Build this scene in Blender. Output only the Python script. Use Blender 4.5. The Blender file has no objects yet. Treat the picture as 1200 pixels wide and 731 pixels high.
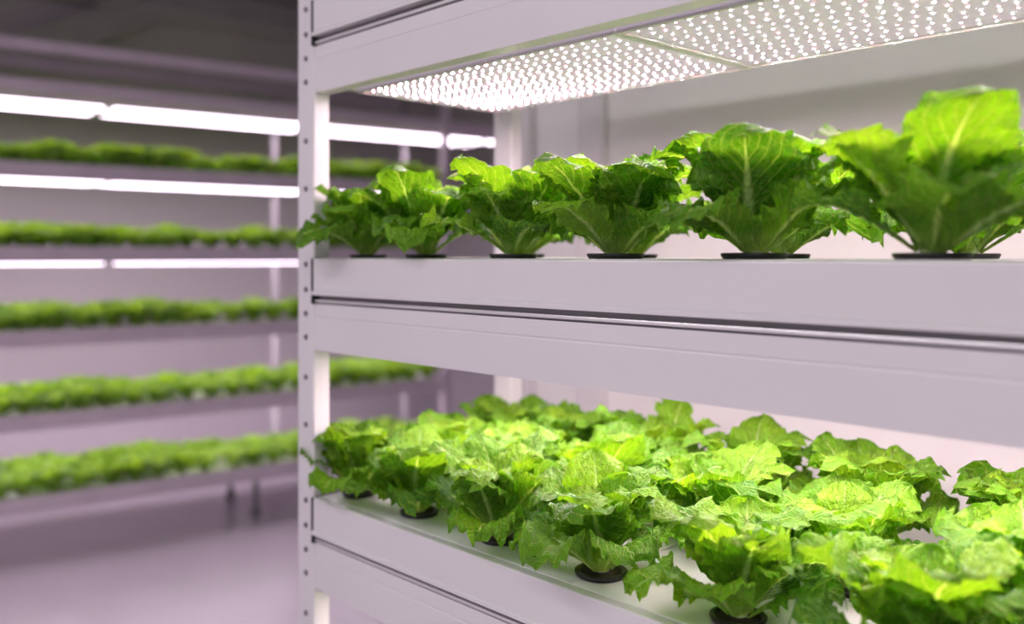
import bpy, bmesh, math, random
import numpy as np
from mathutils import Vector, Matrix
random.seed(4)
scene = bpy.context.scene
try:
    scene.view_settings.view_transform = 'Standard'
    scene.view_settings.look = 'None'
    scene.view_settings.exposure = 0.0
except Exception as e:
    print(e)

# ------------------------------------------------------------------ materials
def new_mat(name):
    m = bpy.data.materials.new(name); m.use_nodes = True
    nt = m.node_tree; nt.nodes.clear()
    out = nt.nodes.new('ShaderNodeOutputMaterial')
    return m, nt, out

def N(nt, t, **kw):
    n = nt.nodes.new(t)
    for k, v in kw.items(): setattr(n, k, v)
    return n

def surf(name, col, rough=0.4, metal=0.0, nscale=6.0, var=0.06, bump=0.02, bscale=60, spec=0.5, glow=0.0):
    m, nt, out = new_mat(name)
    b = N(nt, 'ShaderNodeBsdfPrincipled')
    b.inputs['Roughness'].default_value = rough
    b.inputs['Metallic'].default_value = metal
    b.inputs['Specular IOR Level'].default_value = spec
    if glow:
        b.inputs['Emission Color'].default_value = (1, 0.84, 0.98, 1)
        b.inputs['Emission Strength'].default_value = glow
    tc = N(nt, 'ShaderNodeTexCoord')
    no = N(nt, 'ShaderNodeTexNoise'); no.inputs['Scale'].default_value = nscale
    no.inputs['Detail'].default_value = 4
    nt.links.new(tc.outputs['Object'], no.inputs['Vector'])
    r = N(nt, 'ShaderNodeValToRGB')
    c = np.array(col)
    r.color_ramp.elements[0].position = 0.3; r.color_ramp.elements[1].position = 0.7
    r.color_ramp.elements[0].color = (*np.clip(c*(1-var), 0, 1), 1)
    r.color_ramp.elements[1].color = (*np.clip(c*(1+var), 0, 1), 1)
    nt.links.new(no.outputs['Fac'], r.inputs['Fac'])
    nt.links.new(r.outputs['Color'], b.inputs['Base Color'])
    n2 = N(nt, 'ShaderNodeTexNoise'); n2.inputs['Scale'].default_value = bscale
    nt.links.new(tc.outputs['Object'], n2.inputs['Vector'])
    bp = N(nt, 'ShaderNodeBump'); bp.inputs['Strength'].default_value = bump
    nt.links.new(n2.outputs['Fac'], bp.inputs['Height'])
    nt.links.new(bp.outputs['Normal'], b.inputs['Normal'])
    nt.links.new(b.outputs['BSDF'], out.inputs['Surface'])
    return m

def emit(name, col, strength):
    m, nt, out = new_mat(name)
    e = N(nt, 'ShaderNodeEmission')
    e.inputs['Color'].default_value = (*col, 1); e.inputs['Strength'].default_value = strength
    nt.links.new(e.outputs[0], out.inputs['Surface'])
    return m

M_white = surf('powder_coated_steel', (0.74, 0.71, 0.735), 0.22, 0.0, 3, 0.03, 0.015, 250)
M_alu = surf('anodised_aluminium', (0.74, 0.72, 0.74), 0.25, 0.4, 3, 0.05, 0.01, 300)
M_board = surf('white_pvc_board', (0.86, 0.845, 0.86), 0.35, 0.0, 5, 0.02, 0.01, 200)
M_dark = surf('grey_slide_rail', (0.22, 0.21, 0.22), 0.4, 0.3)
M_black = surf('black_plastic', (0.012, 0.012, 0.013), 0.4)
M_caster = surf('grey_caster', (0.18, 0.17, 0.18), 0.5)
M_soil = surf('rockwool_plug', (0.03, 0.022, 0.015), 0.9, bump=0.6, bscale=200)
M_rivet = surf('rivet_zinc', (0.22, 0.21, 0.23), 0.35, 0.6)
M_panel = surf('led_board_glow', (0.36, 0.32, 0.39), 0.5, nscale=20, var=0.02, glow=0.30)  # emission on the board stands in for LED light scattered across it
M_ledw = emit('led_white', (1.0, 0.90, 0.98), 730)
M_ledr = emit('led_pink', (1.0, 0.30, 0.40), 400)
M_tube = emit('led_batten_glow', (1.0, 0.83, 0.99), 6.0)
M_plate = emit('led_strip_diffuser', (1.0, 0.82, 0.99), 12.5)
M_fill = emit('added_fill_emission', (1.0, 0.94, 0.97), 16.0)  # emitter of the added fill lamps, no known fixture
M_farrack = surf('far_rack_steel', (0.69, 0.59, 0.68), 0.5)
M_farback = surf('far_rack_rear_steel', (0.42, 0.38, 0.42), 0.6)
M_floor = surf('epoxy_floor', (0.50, 0.44, 0.50), 0.28, 0, 1.2, 0.07, 0.01, 20)
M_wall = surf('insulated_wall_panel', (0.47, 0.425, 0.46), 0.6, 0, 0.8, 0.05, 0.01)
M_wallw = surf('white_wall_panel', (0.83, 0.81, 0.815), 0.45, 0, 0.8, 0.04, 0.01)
M_ceil = surf('ceiling_panel', (0.20, 0.185, 0.20), 0.7)
M_ceilb = surf('ceiling_beam_steel', (0.38, 0.35, 0.38), 0.6)

def leaf_material(name, dark, mid, light, trans):
    m, nt, out = new_mat(name)
    L = nt.links.new
    uv = N(nt, 'ShaderNodeUVMap'); uv.uv_map = 'UVMap'
    sep = N(nt, 'ShaderNodeSeparateXYZ'); L(uv.outputs['UV'], sep.inputs[0])
    def M(op, a, b=None, c=None):
        n = N(nt, 'ShaderNodeMath', operation=op)
        for i, x in enumerate((a, b, c)):
            if x is None: continue
            if isinstance(x, (int, float)): n.inputs[i].default_value = x
            else: L(x, n.inputs[i])
        return n.outputs[0]
    u = M('ABSOLUTE', M('SUBTRACT', sep.outputs['X'], 0.5))   # 0..0.5
    v = sep.outputs['Y']
    wid = M('MULTIPLY_ADD', M('POWER', M('SUBTRACT', 1.0, v), 2.0), 0.15, 0.013)
    mid_m = M('SUBTRACT', 1.0, M('MINIMUM', M('DIVIDE', u, wid), 1.0))
    mid_m = M('MINIMUM', M('MULTIPLY', mid_m, 1.6), 1.0)
    tc = N(nt, 'ShaderNodeTexCoord')
    no = N(nt, 'ShaderNodeTexNoise'); no.inputs['Scale'].default_value = 30
    L(tc.outputs['Object'], no.inputs['Vector'])
    ph = M('ADD', M('SUBTRACT', v, M('MULTIPLY', u, 0.95)), M('MULTIPLY', M('SUBTRACT', no.outputs['Fac'], 0.5), 0.05))
    s = M('ABSOLUTE', M('SINE', M('MULTIPLY', ph, 8.0*math.pi)))
    lat = M('POWER', M('SUBTRACT', 1.0, s), 5.0)
    vo = N(nt, 'ShaderNodeTexVoronoi', feature='DISTANCE_TO_EDGE'); vo.inputs['Scale'].default_value = 105
    L(tc.outputs['Object'], vo.inputs['Vector'])
    net = M('SUBTRACT', 1.0, M('MINIMUM', M('MULTIPLY', vo.outputs['Distance'], 8.0), 1.0))
    veins = M('MINIMUM', M('ADD', M('MULTIPLY', lat, 0.78), M('MULTIPLY', net, 0.20)), 1.0)
    n2 = N(nt, 'ShaderNodeTexNoise'); n2.inputs['Scale'].default_value = 16; n2.inputs['Detail'].default_value = 3
    L(tc.outputs['Object'], n2.inputs['Vector'])
    at = N(nt, 'ShaderNodeAttribute'); at.attribute_name = 'leafval'
    mixf = M('ADD', M('MULTIPLY', n2.outputs['Fac'], 0.6), M('MULTIPLY_ADD', at.outputs['Fac'], 0.7, -0.15))
    r = N(nt, 'ShaderNodeValToRGB')
    r.color_ramp.elements[0].position = 0.15; r.color_ramp.elements[0].color = (*dark, 1)
    r.color_ramp.elements[1].position = 0.95; r.color_ramp.elements[1].color = (*light, 1)
    e = r.color_ramp.elements.new(0.5); e.color = (*mid, 1)
    L(mixf, r.inputs['Fac'])
    m1 = N(nt, 'ShaderNodeMix', data_type='RGBA'); L(veins, m1.inputs[0]); L(r.outputs['Color'], m1.inputs[6])
    m1.inputs[7].default_value = (0.46, 0.68, 0.12, 1)
    m2 = N(nt, 'ShaderNodeMix', data_type='RGBA'); L(M('MULTIPLY', mid_m, 0.92), m2.inputs[0]); L(m1.outputs[2], m2.inputs[6])
    m2.inputs[7].default_value = (0.57, 0.75, 0.26, 1)
    basef = M('SUBTRACT', 1.0, M('MINIMUM', M('MULTIPLY', v, 3.6), 1.0))
    m3 = N(nt, 'ShaderNodeMix', data_type='RGBA'); L(M('MULTIPLY', basef, 0.8), m3.inputs[0]); L(m2.outputs[2], m3.inputs[6])
    m3.inputs[7].default_value = (0.50, 0.70, 0.22, 1)
    n3 = N(nt, 'ShaderNodeTexNoise'); n3.inputs['Scale'].default_value = 90
    L(tc.outputs['Object'], n3.inputs['Vector'])
    v2 = N(nt, 'ShaderNodeTexVoronoi', feature='SMOOTH_F1'); v2.inputs['Scale'].default_value = 70
    L(tc.outputs['Object'], v2.inputs['Vector'])
    bub = M('MULTIPLY', M('SUBTRACT', 1.0, v2.outputs['Distance']), 0.9)
    h = M('SUBTRACT', M('ADD', M('ADD', M('MULTIPLY', n3.outputs['Fac'], 0.7), bub), M('MULTIPLY', mid_m, 0.3)), M('ADD', M('MULTIPLY', lat, 0.9), M('MULTIPLY', net, 0.35)))
    bp = N(nt, 'ShaderNodeBump'); bp.inputs['Strength'].default_value = 0.85; bp.inputs['Distance'].default_value = 0.0038
    L(h, bp.inputs['Height'])
    b = N(nt, 'ShaderNodeBsdfPrincipled'); b.inputs['Roughness'].default_value = 0.36
    b.inputs['Specular IOR Level'].default_value = 0.38
    L(m3.outputs[2], b.inputs['Base Color']); L(bp.outputs['Normal'], b.inputs['Normal'])
    t = N(nt, 'ShaderNodeBsdfTranslucent')
    g = N(nt, 'ShaderNodeMix', data_type='RGBA', blend_type='MULTIPLY'); g.inputs[0].default_value = 1
    L(m3.outputs[2], g.inputs[6]); g.inputs[7].default_value = (1.25, 1.25, 0.4, 1)
    L(g.outputs[2], t.inputs['Color']); L(bp.outputs['Normal'], t.inputs['Normal'])
    mx = N(nt, 'ShaderNodeMixShader'); mx.inputs[0].default_value = trans
    L(b.outputs[0], mx.inputs[1]); L(t.outputs[0], mx.inputs[2]); L(mx.outputs[0], out.inputs['Surface'])
    return m
M_leaf = leaf_material('lettuce_leaf', (0.062, 0.225, 0.006), (0.165, 0.40, 0.010), (0.34, 0.585, 0.025), 0.45)
M_leaf_far = leaf_material('young_lettuce_leaf', (0.13, 0.31, 0.03), (0.27, 0.49, 0.05), (0.44, 0.66, 0.10), 0.45)

# ------------------------------------------------------------------ helpers
def link(o, parent=None):
    scene.collection.objects.link(o)
    if parent: o.parent = parent
    return o
def empty(name, loc=(0,0,0)):
    e = bpy.data.objects.new(name, None); e.location = loc; e.empty_display_size = 0.1
    return link(e)
def mesh_obj(name, bm, mats, parent=None, smooth=False, bevel=0.0):
    me = bpy.data.meshes.new(name); bm.normal_update(); bm.to_mesh(me); bm.free()
    for m in (mats if isinstance(mats, (list, tuple)) else [mats]): me.materials.append(m)
    if smooth:
        for p in me.polygons: p.use_smooth = True
    o = bpy.data.objects.new(name, me); link(o, parent)
    if bevel:
        b = o.modifiers.new('bevel', 'BEVEL'); b.width = bevel; b.segments = 2; b.limit_method = 'ANGLE'
    return o
def add_box(bm, x0, x1, y0, y1, z0, z1, mi=0):
    vs = [bm.verts.new((x, y, z)) for z in (z0, z1) for y in (y0, y1) for x in (x0, x1)]
    for f in ((0,2,3,1), (4,5,7,6), (0,1,5,4), (2,6,7,3), (0,4,6,2), (1,3,7,5)):
        fc = bm.faces.new([vs[i] for i in f]); fc.material_index = mi
def box(name, x0, x1, y0, y1, z0, z1, mat, parent=None, bevel=0.0):
    bm = bmesh.new(); add_box(bm, x0, x1, y0, y1, z0, z1)
    return mesh_obj(name, bm, mat, parent, bevel=bevel)
def add_prism_x(bm, prof, x0, x1, mi=0):
    a = [bm.verts.new((x0, y, z)) for y, z in prof]; b = [bm.verts.new((x1, y, z)) for y, z in prof]
    n = len(prof)
    for i in range(n):
        f = bm.faces.new((a[i], a[(i+1) % n], b[(i+1) % n], b[i])); f.material_index = mi
    f = bm.faces.new(a[::-1]); f.material_index = mi
    f = bm.faces.new(b); f.material_index = mi
    bmesh.ops.recalc_face_normals(bm, faces=bm.faces)
def add_cyl(bm, c, r, h, axis='Z', seg=16, mi=0, r2=None):
    mat = Matrix.Translation(c)
    if axis == 'Y': mat = mat @ Matrix.Rotation(math.pi/2, 4, 'X')
    if axis == 'X': mat = mat @ Matrix.Rotation(math.pi/2, 4, 'Y')
    res = bmesh.ops.create_cone(bm, cap_ends=True, segments=seg, radius1=r, radius2=r if r2 is None else r2, depth=h, matrix=mat)
    fs = set(f for v in res['verts'] for f in v.link_faces)
    for f in fs: f.material_index = mi

# ------------------------------------------------------------------ room
box('floor', -6.4, 4.0, -4.0, 5.2, -0.1, 0.0, M_floor)
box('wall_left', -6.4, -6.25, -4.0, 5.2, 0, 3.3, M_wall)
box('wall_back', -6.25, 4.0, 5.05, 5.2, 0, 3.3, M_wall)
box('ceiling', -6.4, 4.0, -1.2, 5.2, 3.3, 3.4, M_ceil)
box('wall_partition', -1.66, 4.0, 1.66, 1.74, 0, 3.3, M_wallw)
box('trim_partition_end', -1.70, -1.66, 1.63, 1.76, 0, 3.3, M_white, bevel=0.004)
box('trim_partition_joint', -1.50, -1.42, 1.64, 1.66, 0, 3.3, M_white, bevel=0.004)
bm = bmesh.new()
add_box(bm, -6.24, -5.9, -3.5, 5.0, 3.12, 3.3)
o = mesh_obj('ceiling_beam', bm, M_ceilb)
bm = bmesh.new()
add_box(bm, -0.04, 0.04, -0.10, 0.10, -0.75, 0.75)
o = mesh_obj('diagonal_roof_brace', bm, M_ceilb); o.location = (-6.15, 2.0, 2.92); o.rotation_euler = (math.radians(-62), 0, 0)
for lx in (-1.7, 1.1):  # fill lamps out of view, added to light rack fronts and leaves
    bm = bmesh.new()
    add_box(bm, -1.2, 1.2, -0.13, 0.13, 0.0, 0.06, 0)
    add_box(bm, -1.17, 1.17, -0.11, 0.11, -0.012, 0.0, 1)
    for sx in (-0.8, 0.8): add_cyl(bm, (sx, 0, 0.18), 0.006, 0.25, 'Z', 8, 0)
    o = mesh_obj('added_fill_lamp', bm, [M_white, M_fill]); o.location = (lx, -0.9, 3.0)

# ------------------------------------------------------------------ near rack
YF = 0.866
X0, X1 = -1.475, 0.56
PW = 0.055
YB = 1.378
levels = [1.954, 1.4985, 1.077, 0.655]
rack = empty('growing_rack', (X0, YF, 0))
def rel(o):
    o.location = Vector(o.location) - Vector((X0, YF, 0)); return o
def beam_prof(y, zt, s=1, h=0.080):
    return [(y, zt), (y, zt-0.022), (y+0.0008*s, zt-0.0235), (y+0.0008*s, zt-0.0245), (y, zt-0.026), (y, zt-h),
            (y+0.028*s, zt-h), (y+0.028*s, zt-h+0.003), (y+0.004*s, zt-h+0.003), (y+0.004*s, zt-0.003), (y+0.028*s, zt-0.003), (y+0.028*s, zt)]
for nm, xa, xb, ya, yb in (('post_1', X0, X0+PW, YF-0.002, YF+0.031), ('post_2', X1-PW, X1, YF-0.002, YF+0.031),
                       ('post_3', X0, X0+PW, YB-0.033, YB), ('post_4', X1-PW, X1, YB-0.033, YB)):
    bm = bmesh.new(); add_box(bm, xa, xb, ya, yb, 0.02, 2.42)
    rel(mesh_obj(nm, bm, M_white, rack, bevel=0.003))
    bm = bmesh.new(); add_box(bm, xa-0.006, xb+0.006, ya-0.006, yb+0.006, 0.0, 0.02)
    rel(mesh_obj(nm+'_foot', bm, M_black, rack, bevel=0.003))
bm = bmesh.new()
for xc in (X0+0.030, X1-0.03):
    for zt in levels:
        for dz in (0.0-0.01, -0.055, -0.098, -0.140, 0.125, 0.21):
            add_cyl(bm, (xc, YF-0.003, zt+dz), 0.0048, 0.004, 'Y', 14)
rel(mesh_obj('post_rivets', bm, M_rivet, rack, bevel=0.0008))
for k, zt in enumerate(levels):
    zb = zt-0.080
    bm = bmesh.new(); add_prism_x(bm, beam_prof(YF, zb, 1, 0.082), X0+PW, X1-PW)
    rel(mesh_obj('front_beam_%d' % (k+1), bm, M_white, rack))
    bm = bmesh.new(); add_prism_x(bm, beam_prof(YB, zb, -1, 0.045), X0+PW, X1-PW)
    rel(mesh_obj('rear_beam_%d' % (k+1), bm, M_white, rack))
    bm = bmesh.new()
    add_box(bm, X0+PW, X1-PW, YF+0.006, YF+0.03, zb, zb+0.0155)
    add_box(bm, X0+PW, X1-PW, YB-0.03, YB-0.008, zb, zb+0.0155)
    rel(mesh_obj('slide_rail_%d' % (k+1), bm, M_dark, rack))
    bm = bmesh.new()
    add_box(bm, X0+PW, X1-PW, YF-0.003, YF+0.010, zb+0.003, zb+0.008)
    rel(mesh_obj('rail_lip_%d' % (k+1), bm, M_alu, rack, bevel=0.0012))
    for j, xa in enumerate((X0+0.008, X1-0.034)):
        rel(box('cross_member_%d_%d' % (k+1, j+1), xa, xa+0.026, YF+0.031, YB-0.033, zb-0.06, zb-0.01, M_white, rack, 0.002))
for j, (ya) in enumerate((YF, YB-0.03)):
    rel(box('top_rail_%d' % (j+1), X0+PW, X1-PW, ya, ya+0.03, 2.36, 2.42, M_white, rack, 0.002))

def tray(zt):
    e = empty('growing_tray', (X0+PW, YF, zt))
    off = Vector((X0+PW, YF, zt))
    def r(o): o.location = Vector(o.location) - off; return o
    xa, xb = X0+PW+0.005, X1-PW-0.005
    bm = bmesh.new()
    pr = [(YF-0.006, zt-0.0025), (YF-0.0053, zt-0.0008), (YF-0.0035, zt), (YF+0.010, zt), (YF+0.010, zt-0.004), (YB-0.012, zt-0.004), (YB-0.012, zt), (YB+0.004, zt),
          (YB+0.005, zt-0.001), (YB+0.005, zt-0.064), (YF-0.010, zt-0.064), (YF-0.010, zt-0.059), (YF-0.009, zt-0.0575), (YF-0.006, zt-0.056)]
    add_prism_x(bm, pr, xa, xb)
    r(mesh_obj('tray_body', bm, M_white, e))
    bm = bmesh.new()
    x = xa+0.002
    while x < xb-0.01:
        x2 = min(x+0.60, xb-0.002)
        add_box(bm, x, x2-0.002, YF+0.0115, YB-0.0135, zt-0.004, zt+0.0008)
        x = x2
    r(mesh_obj('planting_boards', bm, M_board, e, bevel=0.0008))
    bm = bmesh.new()
    add_box(bm, X0+PW, xa, YF-0.008, YF+0.02, zt-0.080, zt)
    add_box(bm, xb, X1-PW, YF-0.008, YF+0.02, zt-0.080, zt)
    r(mesh_obj('end_caps', bm, M_black, e, bevel=0.001))
    return e
for zt in levels: tray(zt)

def led_mesh(Lx, Ly, nx, ny):
    bm = bmesh.new()
    add_box(bm, 0, Lx, 0, Ly, 0.004, 0.020, 0)
    w = 0.007
    for a in ((0, Lx, 0, w), (0, Lx, Ly-w, Ly), (0, w, w, Ly-w), (Lx-w, Lx, w, Ly-w)):
        add_box(bm, *a, 0.0, 0.004, 1)
    for i in range(nx):
        for j in range(ny):
            x = 0.016 + (Lx-0.032)*(i+0.5*(j % 2)*0.6+0.2)/nx
            y = 0.020 + (Ly-0.040)*j/(ny-1)
            mi = 3 if ((i + 2*j) % 3 == 0) else 2
            vs = [bm.verts.new((x+0.0017*math.cos(t*math.pi/3), y+0.0017*math.sin(t*math.pi/3), 0.0028)) for t in range(6)]
            f = bm.faces.new(vs[::-1]); f.material_index = mi
            c = [bm.verts.new((x+0.0045*math.cos(t*math.pi/3), y+0.0045*math.sin(t*math.pi/3), 0.0039)) for t in range(6)]
            for t in range(6):
                f = bm.faces.new((vs[t], vs[(t+1) % 6], c[(t+1) % 6], c[t])); f.material_index = 0
    me = bpy.data.meshes.new('led_grow_panel'); bm.to_mesh(me); bm.free()
    for m in (M_panel, M_white, M_ledw, M_ledr): me.materials.append(m)
    return me
LED = led_mesh(0.588, 0.322, 28, 13)
for zt in levels:
    zp = zt-0.080-0.082-0.001
    for i in range(3):
        o = bpy.data.objects.new('led_grow_panel', LED); o.location = (-1.362+0.593*i, 0.916, zp); link(o)

# ------------------------------------------------------------------ lettuce
def sstep(a, b, x):
    t = np.clip((x-a)/(b-a), 0, 1); return t*t*(3-2*t)

def leaf(rng, L, W, a0, a1, p, az, base_r, z0, Rc, ruff, nu, nv, twist=0.0):
    v = np.linspace(0, 1, nv); u = np.linspace(-1, 1, nu)
    th = np.radians(a0 + (a1-a0)*v**p)
    ds = L/(nv-1)
    r = base_r + np.concatenate([[0], np.cumsum(np.sin((th[1:]+th[:-1])/2)*ds)])
    z = z0 + np.concatenate([[0], np.cumsum(np.cos((th[1:]+th[:-1])/2)*ds)])
    k = np.clip((v-0.56)/0.44, 0, 1)
    w = W*(0.21*(1-sstep(0, 0.38, v)) + sstep(0.04, 0.54, v)*np.sqrt(np.clip(1-k**2.3, 0.0, 1)))
    V, U = np.meshgrid(v, u, indexing='ij')
    Wd = np.repeat(w[:, None], nu, 1)
    sg = np.sign(U)
    ph = rng.uniform(0, 6.28, 8)
    phs = np.where(sg > 0, ph[0], ph[1]); phs2 = np.where(sg > 0, ph[2], ph[3])
    e = np.abs(U)
    out = 1 + e**2*(0.06*np.sin(2*np.pi*2.7*V+phs) + 0.038*np.sin(2*np.pi*7.3*V+phs2) + 0.026*np.sin(2*np.pi*15*V+phs))
    S = U*Wd*out
    Rr = Rc*(1.0 + 0.2*np.sin(3*V+ph[4]))
    phi = S/Rr
    side = Rr*np.sin(phi); inn = Rr*(1-np.cos(phi))
    env = sstep(0.15, 0.55, V)
    f1 = rng.uniform(2.0, 2.9); f2 = rng.uniform(5.2, 7.0)
    ruffle = ruff*env*(e**2.2*(np.sin(2*np.pi*f1*V+phs2) + 0.55*np.sin(2*np.pi*f2*V+phs)) + 0.5*e**5*np.sin(2*np.pi*13*V+phs2))
    tip = sstep(0.65, 1.0, V)
    ruffle += ruff*tip*(0.65*np.sin(3.7*U+ph[5]) + 0.32*np.sin(9*U+ph[6]))
    q = 8*np.pi*(V-0.475*e)
    pucker = 0.0048*env*np.abs(np.sin(q))**0.8*np.minimum(1, 4*e)*(1-0.35*e)
    bl = 0.0020*env*np.sin(48*V+6*np.sin(5*U+ph[7]))*np.sin(12*U+4*np.sin(9*V+ph[4]))
    rib = 0.005*(1-V)**1.2*np.exp(-(S/(0.0045+0.004*(1-V)))**2)
    roll = -rng.uniform(0.001, 0.014)*e**4*env - rng.uniform(0.002, 0.018)*tip**2
    d = inn + ruffle + pucker*0.9 + bl - rib + roll
    T = th[:, None]
    R = r[:, None] - np.cos(T)*d
    Z = z[:, None] + np.sin(T)*d
    side = side + twist*V**2*L
    ca, sa = math.cos(az), math.sin(az)
    X = R*ca - side*sa; Y = R*sa + side*ca
    return np.stack([X, Y, Z], -1).reshape(-1, 3), np.stack([0.5+U/2, V], -1).reshape(-1, 2)

def grid_faces(nu, nv, off):
    i = np.arange(nv-1)[:, None]*nu + np.arange(nu-1)[None, :] + off
    return np.stack([i, i+1, i+nu+1, i+nu], -1).reshape(-1, 4)

def build_leaves(name, leaves, mats, extra=None):
    vs, fs, uvs, vals, off = [], [], [], [], 0
    for (p, uv, nu, nv, val) in leaves:
        vs.append(p); fs.append(grid_faces(nu, nv, off)); uvs.append(uv); vals.append(np.full(len(p), val)); off += len(p)
    V = np.concatenate(vs); F = np.concatenate(fs); UV = np.concatenate(uvs); A = np.concatenate(vals)
    nleaf = len(F)
    pv, pf, pm = ([], [], []) if extra is None else extra
    allv = V.tolist() + pv
    allf = F.tolist() + [[i+len(V) for i in f] for f in pf]
    me = bpy.data.meshes.new(name); me.from_pydata(allv, [], allf)
    for m in mats: me.materials.append(m)
    mi = np.zeros(len(allf), dtype=np.int32); mi[nleaf:] = pm if len(pm) else 0
    me.polygons.foreach_set('material_index', mi)
    me.polygons.foreach_set('use_smooth', np.ones(len(allf), dtype=bool))
    UVa = np.concatenate([UV, np.zeros((len(pv), 2))]) if pv else UV
    Aa = np.concatenate([A, np.zeros(len(pv))]) if pv else A
    uvl = me.uv_layers.new(name='UVMap')
    idx = np.zeros(len(me.loops), dtype=np.int32); me.loops.foreach_get('vertex_index', idx)
    uvl.data.foreach_set('uv', UVa[idx].astype(np.float32).ravel())
    at = me.attributes.new('leafval', 'FLOAT', 'POINT'); at.data.foreach_set('value', Aa.astype(np.float32))
    me.update()
    return me

def lathe(prof, seg, mi, v, f, m):
    b = len(v)
    for (r, z) in prof:
        for s in range(seg):
            a = 2*math.pi*s/seg; v.append([r*math.cos(a), r*math.sin(a), z])
    for i in range(len(prof)-1):
        for s in range(seg):
            f.append([b+i*seg+s, b+i*seg+(s+1) % seg, b+(i+1)*seg+(s+1) % seg, b+(i+1)*seg+s]); m.append(mi)
def pot_parts():
    v, f, m = [], [], []
    lathe([(0.030, 0.0), (0.0335, 0.0), (0.036, 0.0045), (0.0362, 0.0065), (0.035, 0.0075), (0.031, 0.0075), (0.0285, 0.004)], 32, 1, v, f, m)
    lathe([(0.0285, 0.004), (0.02, 0.0055), (0.01, 0.007), (0.0005, 0.0075)], 24, 2, v, f, m)
    lathe([(0.011, 0.005), (0.012, 0.015), (0.010, 0.03), (0.001, 0.04)], 14, 3, v, f, m)
    return v, f, m
M_stem = surf('lettuce_stem', (0.50, 0.66, 0.28), 0.5)

def lettuce_variant(seed):
    rng = np.random.default_rng(seed)
    leaves = []
    n = 19
    az = rng.uniform(0, 6.28)
    nu, nv = 31, 48
    for i in range(n):
        t = i/(n-1)                     # 0 = inner, 1 = outer
        az += 2.39996 + rng.uniform(-0.35, 0.35)
        L = (0.098 + 0.066*min(1, t*2.0)) * rng.uniform(0.86, 1.08)
        if t > 0.72: L *= 0.88
        W = (0.029 + 0.034*min(1, t*1.7)) * rng.uniform(0.85, 1.12)
        a0 = 7 + 33*t + rng.uniform(-4, 5)
        a1 = 14 + 54*t**1.0 + rng.uniform(-14, 20)
        p = rng.uniform(0.9, 2.4)
        if t > 0.76:
            a0 += 14; a1 += 20
            W *= 0.84; L *= 0.94
        Rc = 0.052 + 0.06*t + rng.uniform(0, 0.035)
        ruff = (0.0064 + 0.0050*t)*rng.uniform(0.7, 1.25)
        P, uv = leaf(rng, L, W, a0, a1, p, az, 0.003+0.009*t, 0.010 + 0.012*(1-t), Rc, ruff, nu, nv, rng.uniform(-0.2, 0.2))
        P[:, 2] = np.maximum(P[:, 2], 0.0045 + 0.002*rng.random())
        leaves.append((P, uv, nu, nv, float(np.clip(0.85-0.65*t + rng.uniform(-0.28, 0.28), 0, 1))))
    return build_leaves('potted_lettuce', leaves, [M_leaf, M_black, M_soil, M_stem], pot_parts())
variants = [lettuce_variant(100+i*7) for i in range(8)]

xs_front = {1: [-1.352, -1.187, -0.98, -0.781, -0.579, -0.374, -0.17, 0.03, 0.23, 0.43],
            2: [-1.375, -1.203, -1.01, -0.807, -0.596, -0.39, -0.19, 0.01, 0.21, 0.41]}
rr = random.Random(11)
cnt = 0
for li, zt in enumerate(levels):
    if li == 0: continue
    rows = (0.932, 1.115, 1.295) if li != 1 else (0.932, 1.17)
    for row, yr in enumerate(rows):
        base = xs_front.get(li, xs_front[2])
        for ci, x in enumerate(base):
            if row:
                x = x + rr.uniform(-0.012, 0.012)
                if li == 1: x = x*1.25 + 0.035
                elif row == 1: x += 0.05
            if x > 0.46 or x < -1.40: continue
            o = bpy.data.objects.new('potted_lettuce', variants[(cnt*5+row*3+ci) % 8]); link(o)
            o.location = (x, yr + rr.uniform(-0.004, 0.004), zt+0.0009)
            o.rotation_euler = (0, 0, rr.uniform(0, 6.28))
            s = rr.uniform(0.95, 1.04)
            if li > 1: s *= 0.96
            if ci == 0: s *= 0.86
            if ci == 1: s *= 0.95
            sz = rr.uniform(0.95, 1.05)
            if li == 1: sz *= 0.94; s *= 1.03
            o.scale = (s, s, s*sz)
            cnt += 1

# ------------------------------------------------------------------ far rack
ang = math.radians(8)
P = Vector((-4.795, 2.786, 0))
far = empty('far_growing_rack', P)
far.rotation_euler = (0, 0, math.pi/2 - ang)
SA, SB = -3.4, 1.05
DEP = 0.5
flev = [1.975, 1.552, 1.13, 0.712, 0.30]
for k, zt in enumerate(flev):
    bm = bmesh.new()
    pr = [(0, zt), (0, zt-0.085), (0.012, zt-0.085), (0.014, zt-0.06), (DEP-0.012, zt-0.06), (DEP, zt-0.055), (DEP, zt), (DEP-0.01, zt), (DEP-0.01, zt-0.02), (0.01, zt-0.02), (0.01, zt)]
    add_prism_x(bm, pr, SA, SB)
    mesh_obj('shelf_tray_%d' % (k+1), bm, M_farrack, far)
bm = bmesh.new()
add_box(bm, SA, 1.5, 0.0, DEP, 2.33, 2.39)
add_box(bm, SA, 0.95, 0.0, 0.03, 2.53, 2.59)
add_box(bm, SA, 0.95, DEP-0.03, DEP, 2.53, 2.59)
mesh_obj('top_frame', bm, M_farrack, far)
bm = bmesh.new(); bmh = bmesh.new()
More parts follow.
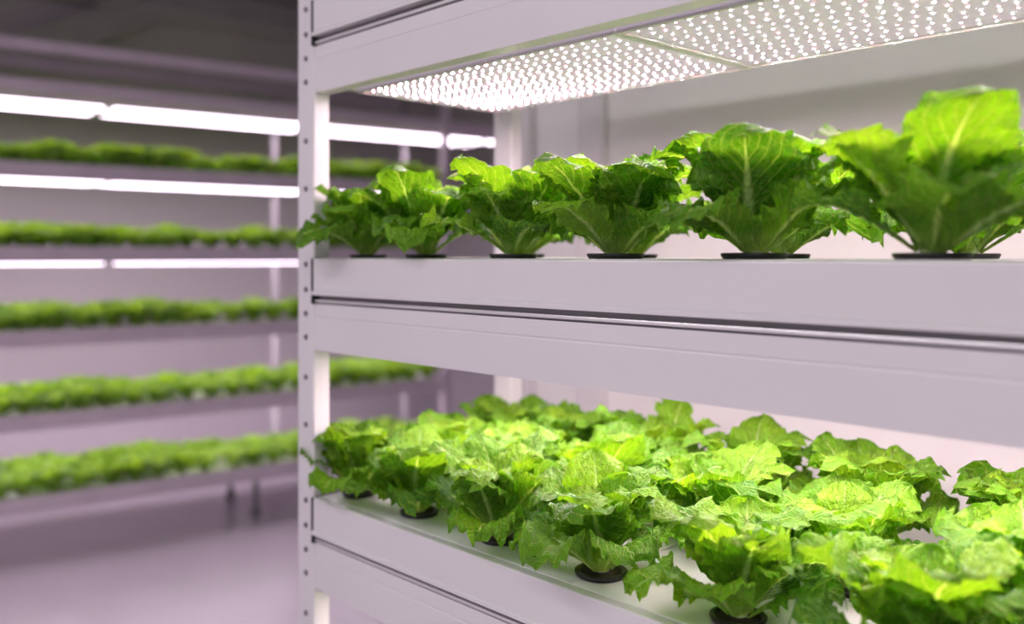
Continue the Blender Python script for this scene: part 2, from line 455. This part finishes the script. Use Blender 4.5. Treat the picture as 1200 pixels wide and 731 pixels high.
for ki, zt in enumerate([2.37] + flev[:4]):
    e = 1.5 if zt > 2.2 else SB
    s = SA
    while s < e-0.1:
        s2 = min(s+1.2, e)
        if ki < 3:
            add_cyl(bm, ((s+s2)/2, 0.09, zt-0.086), 0.012 if ki < 2 else 0.008, s2-s-0.05, 'X', 10, 0)
        for yy in (0.09, 0.20, 0.31, 0.42):
            add_box(bmh, s+0.02, s2-0.02, yy-0.024, yy+0.024, zt-0.075, zt-0.06)
            if ki < 3 and yy < 0.1: continue
            zq = zt-0.0755
            q = [bm.verts.new(c) for c in ((s+0.03, yy-0.02, zq), (s+0.03, yy+0.02, zq), (s2-0.03, yy+0.02, zq), (s2-0.03, yy-0.02, zq))]
            f = bm.faces.new(q); f.material_index = 1
        s = s2
mesh_obj('led_battens', bm, [M_tube, M_plate], far)
mesh_obj('batten_housings', bmh, M_farrack, far)
bm = bmesh.new()
for sx in (-3.35, 0.06, 1.0):
    add_box(bm, sx, sx+0.03, DEP, DEP+0.03, 0.09, 2.59)
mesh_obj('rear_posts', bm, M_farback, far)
bm = bmesh.new()
for sx in (-3.35, 0.06, 1.0):
    add_box(bm, sx, sx+0.045, -0.04, 0.0, 0.09, 2.59)
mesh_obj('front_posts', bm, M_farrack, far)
bm = bmesh.new()
for sx in (-3.33, -0.22, 0.90):
    for yy in (0.03, DEP-0.03):
        add_cyl(bm, (sx, yy, 0.03), 0.03, 0.02, 'Y', 20)
        add_box(bm, sx-0.014, sx+0.014, yy-0.012, yy+0.012, 0.05, 0.235)
mesh_obj('casters', bm, M_caster, far)

def row_mesh(seed):
    rng = np.random.default_rng(seed)
    leaves = []
    s = SA+0.06
    while s < SB-0.05:
        for yy in (0.075, 0.24, 0.41):
            cx = s + rng.uniform(-0.02, 0.02) + (0.06 if 0.2 < yy < 0.3 else 0); cy = yy + rng.uniform(-0.015, 0.015)
            if cx > SB-0.04: continue
            sc = rng.uniform(0.80, 1.28)
            az = rng.uniform(0, 6.28)
            for i in range(12):
                t = i/11
                az += 2.4
                Pp, uv = leaf(rng, (0.125+0.02*t)*sc, (0.034+0.016*t)*sc, 5+32*t, 18+75*t, 1.4, az, 0.004, 0.0, 0.05, 0.006, 7, 9)
                Pp[:, 0] += cx; Pp[:, 1] += cy; Pp[:, 2] = np.maximum(Pp[:, 2], 0.002)
                leaves.append((Pp, uv, 7, 9, rng.uniform(0, 1)))
        s += 0.13
    return build_leaves('young_lettuce_row', leaves, [M_leaf_far])
rm = [row_mesh(5), row_mesh(9)]
for k, zt in enumerate(flev):
    o = bpy.data.objects.new('young_lettuce_row', rm[k % 2])
    link(o, far); o.name = 'lettuce_seedlings_%d' % (k+1)
    o.location = (0, 0, zt-0.012)
    bm = bmesh.new()
    add_box(bm, SA+0.02, SB-0.02, 0.02, DEP-0.02, zt-0.0199, zt-0.012)
    mesh_obj('raft_%d' % (k+1), bm, M_board, far)

# ------------------------------------------------------------------ world + camera
w = bpy.data.worlds.new('ambient'); scene.world = w; w.use_nodes = True
bg = w.node_tree.nodes['Background']
bg.inputs[0].default_value = (0.98, 0.86, 0.95, 1); bg.inputs[1].default_value = 0.62

cam = bpy.data.cameras.new('camera'); co = bpy.data.objects.new('camera', cam); link(co)
co.location = (0, 0, 1.503); co.rotation_euler = (math.pi/2, 0, math.radians(46.5))
cam.sensor_width = 36; cam.lens = 1076/1200*36
cam.shift_y = -(365.5-300)/1200
cam.dof.use_dof = True; cam.dof.focus_distance = 1.18; cam.dof.aperture_fstop = 1.9
cam.clip_start = 0.02
scene.camera = co
